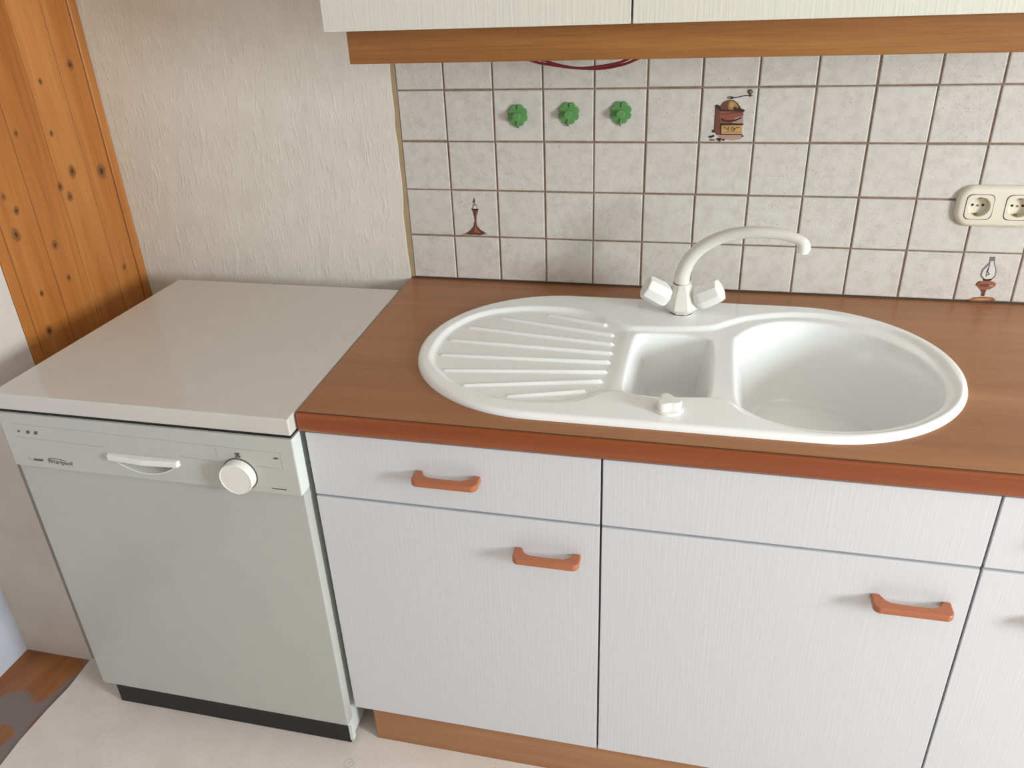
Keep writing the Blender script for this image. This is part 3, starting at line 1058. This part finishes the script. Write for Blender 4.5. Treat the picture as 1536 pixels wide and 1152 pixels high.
# ------------------------------------------------------------------ wall cabinets with wooden valance
YU = -0.355
for (x0, x1, lab) in ((0.0105, 0.5415, 'cream wall cabinet above the candle tile, at the end of the row'),
                      (0.5415, 1.135, 'cream wall cabinet above the coffee mill tile'),
                      (1.135, 1.62, 'cream wall cabinet above the power sockets')):
    t = thing('wall_cabinet', ((x0 + x1) / 2, YU / 2, 1.438), lab, 'cabinet', 'wall cabinets')
    carcass(t, x0 + .001, x1 - .001, 1.4395, 2.14, -0.002, YU + .0195, 'carcass_white')
    put('top_panel', B(x0 + .017, x1 - .017, YU + .0195, -0.003, 2.124, 2.14), 'carcass_white', t)
    put('door', B(x0 + .0015, x1 - .0015, YU, YU + .019, 1.4385, 2.14, 0.0015), 'wall_front_laminate', t, smooth=True)
bm = B(0.045, 1.60, -0.335, -0.317, 1.3835, 1.4396, 0.001)
tag(put('valance_board', bm, 'valance_wood'), 'brown wooden valance board hanging below the cream wall cabinets', 'valance')

# red cable hanging below the wall cabinets
cb = bmesh.new()
ypl = -0.07


def cab_path(px):
    P = [at(u, v, 1, ypl) for u, v in px]
    P = [P[0] + Vector((-.13, 0, .0)), P[0] + Vector((-.055, 0, .022))] + P + [P[-1] + Vector((.055, 0, .026)), P[-1] + Vector((.13, 0, 0))]
    P[0].z = P[-1].z = 1.441
    return P


tube(cb, spline(cab_path([(800, 92), (825, 97), (862, 102), (900, 103), (930, 98), (950, 91)]), 8), 0.0026, 10)
P2 = [p + Vector((0, -0.007, 0)) for p in cab_path([(818, 90), (840, 97), (868, 101.5), (895, 99.5), (922, 95), (940, 89)])]
tube(cb, spline(P2, 8), 0.0026, 10)
tag(put('red_cable', cb, 'cable_red', smooth=True), 'dark red cable looping down from behind the wooden valance', 'cable')

# ------------------------------------------------------------------ green clover hooks
hook_parts = None
labs = ['green clover-shaped hook on the tile next to the plain tiles, furthest from the coffee mill',
        'green clover-shaped hook in the middle of the three',
        'green clover-shaped hook closest to the coffee mill tile']


def hook_meshes():
    out = []
    bm = bmesh.new()
    n = 96
    rl = []
    for sc, y in ((0.97, 0.0003), (1.0, -0.001), (1.0, -0.0028), (0.95, -0.0042), (0.6, -0.0048), (0.2, -0.005)):
        r = []
        for i in range(n):
            a = 2 * math.pi * i / n
            rr = 0.0234 * (0.80 + 0.20 * abs(math.cos(4 * (a + math.pi / 8) + 0)) ** 0.5)
            if sc < 0.9:
                rr = 0.0205
            r.append((rr * sc * math.cos(a), y, rr * sc * math.sin(a)))
        rl.append(r)
    rings(bm, rl)
    out.append(('clover_plate', bm, 'green_plastic', True))
    bm = bmesh.new()
    lathe(bm, [(0.0065, 0.002), (0.0060, 0.012), (0.0085, 0.0145), (0.0090, 0.017), (0.0075, 0.0185), (0.002, 0.0188)], (0.001, -0.002, -0.0005), (0, -1, 0), n=28)
    out.append(('peg', bm, 'green_plastic', True))
    bm = bmesh.new()
    tube(bm, spline([(0.0005, -0.004, -0.010), (0.0005, -0.007, -0.0145), (0, -0.008, -0.019), (0, -0.007, -0.0225)], 5), 0.0017, 8)
    out.append(('hook_prong', bm, 'green_plastic', True))
    out.append(('slit', box(bmesh.new(), -0.0007, 0.0007, -0.0052, -0.0035, 0.0120, 0.0200), 'slit_dark', False))
    out.append(('slit', box(bmesh.new(), -0.0009, 0.0007, -0.0056, -0.0008, -0.0265, -0.0130), 'slit_dark', False))
    return out


first = None
for i, (u, v) in enumerate(((776, 173), (853, 170), (931, 169))):
    p = at(u, v, 1, -0.003)
    loc = (p.x, -0.0004, p.z)
    t = thing('clover_hook', loc, labs[i], 'hook', 'green clover hooks on the tiles')
    t.rotation_euler = (0, (-0.05, 0.04, 0.0)[i], 0)
    if first is None:
        first = []
        for nm, bm, mt, sm in hook_meshes():
            bmesh.ops.translate(bm, verts=bm.verts, vec=Vector(loc))
            first.append(put(nm, bm, mt, t, smooth=sm))
    else:
        for f in first:
            c = f.copy()
            COL.objects.link(c)
            c.parent = t

# ------------------------------------------------------------------ double power socket
S1 = at(1471.5, 311, 1, -0.010)
sx, sz = 1.2035, 1.0605
sock = thing('power_socket', (sx + .0355, 0, sz - .041), 'cream double power socket in a rounded frame on the tiles', 'socket')


def rrect(cx, cz, hw, hh, r, n=10):
    out = []
    for (qx, qz, a0) in ((1, 1, 0), (-1, 1, 90), (-1, -1, 180), (1, -1, 270)):
        for k in range(n + 1):
            a = math.radians(a0 + 90 * k / n)
            out.append((cx + qx * (hw - r) + r * math.cos(a), cz + qz * (hh - r) + r * math.sin(a)))
    return out


bm = bmesh.new()
cxf = sx + .0355
rl = []
for ins, y in ((0, 0.001), (0, -0.004), (0.0012, -0.008), (0.0045, -0.0115), (0.009, -0.013)):
    rl.append([(x, y, z) for x, z in rrect(cxf, sz, .0765 - ins, .0415 - ins, .030 - ins)])
rings(bm, rl, cap=False)
bm.verts.ensure_lookup_table()
nr = len(rl[0])
es = [bm.edges.get((bm.verts[4 * nr + i], bm.verts[4 * nr + (i + 1) % nr])) for i in range(nr)]
for k in (0, 1):
    hv = [bm.verts.new((x, -0.013, z)) for x, z in rrect(sx + k * 0.071, sz, .0243, .0243, .009)]
    es += [bm.edges.new((hv[i], hv[(i + 1) % len(hv)])) for i in range(len(hv))]
bmesh.ops.triangle_fill(bm, use_beauty=True, edges=es)
put('frame', bm, 'socket_cream', sock, smooth=True)
for k in (0, 1):
    cx = sx + k * 0.071
    bm = bmesh.new()
    n = 44
    phi = [2 * math.pi * i / 64 for i in range(64)]
    sq = lambda w, y: [(cx + w * math.cos(a) / (abs(math.cos(a)) ** 5 + abs(math.sin(a)) ** 5) ** 0.2, y, sz + w * math.sin(a) / (abs(math.cos(a)) ** 5 + abs(math.sin(a)) ** 5) ** 0.2) for a in phi]
    circ = lambda r, y: [(cx + r * math.cos(a), y, sz + r * math.sin(a)) for a in phi]
    rl = [sq(.0250, -0.0122), sq(.0241, -0.0146), circ(0.0200, -0.0146), circ(0.0193, -0.0140), circ(0.0188, -0.0010), circ(0.002, -0.0010)]
    rings(bm, rl, cap=False)
    bm.faces.new([v for v in bm.verts if abs(v.co.y + 0.0010) < 1e-6 and math.hypot(v.co.x - cx, v.co.z - sz) < 0.01])
    ins = put('insert', bm, 'socket_cream', sock, smooth=True)
    bm = bmesh.new()
    rings(bm, [[(x, -0.01312, z) for x, z in rrect(cx, sz, .0254, .0254, .0100)], [(x, -0.01312, z) for x, z in rrect(cx, sz, .0243, .0243, .0090)]], cap=False)
    put('shadow_gap', bm, 'socket_hole', ins)
    for dx in (-0.0095, 0.0095):
        bm = bmesh.new()
        lathe(bm, [(0.0026, 0), (0.0026, 0.0004)], (cx + dx, -0.0010, sz + .001), (0, -1, 0), n=14)
        put('pin_hole', bm, 'socket_hole', ins)
    for z0 in (sz - .0187, sz + .0150):
        put('earth_contact', B(cx - .0022, cx + .0022, -0.008, -0.0008, z0, z0 + .0037), 'contact_brass', ins)
    bm = bmesh.new()
    lathe(bm, [(0.0022, 0), (0.0022, 0.0008)], (cx, -0.0010, sz), (0, -1, 0), n=12)
    put('screw', bm, 'contact_brass', ins)
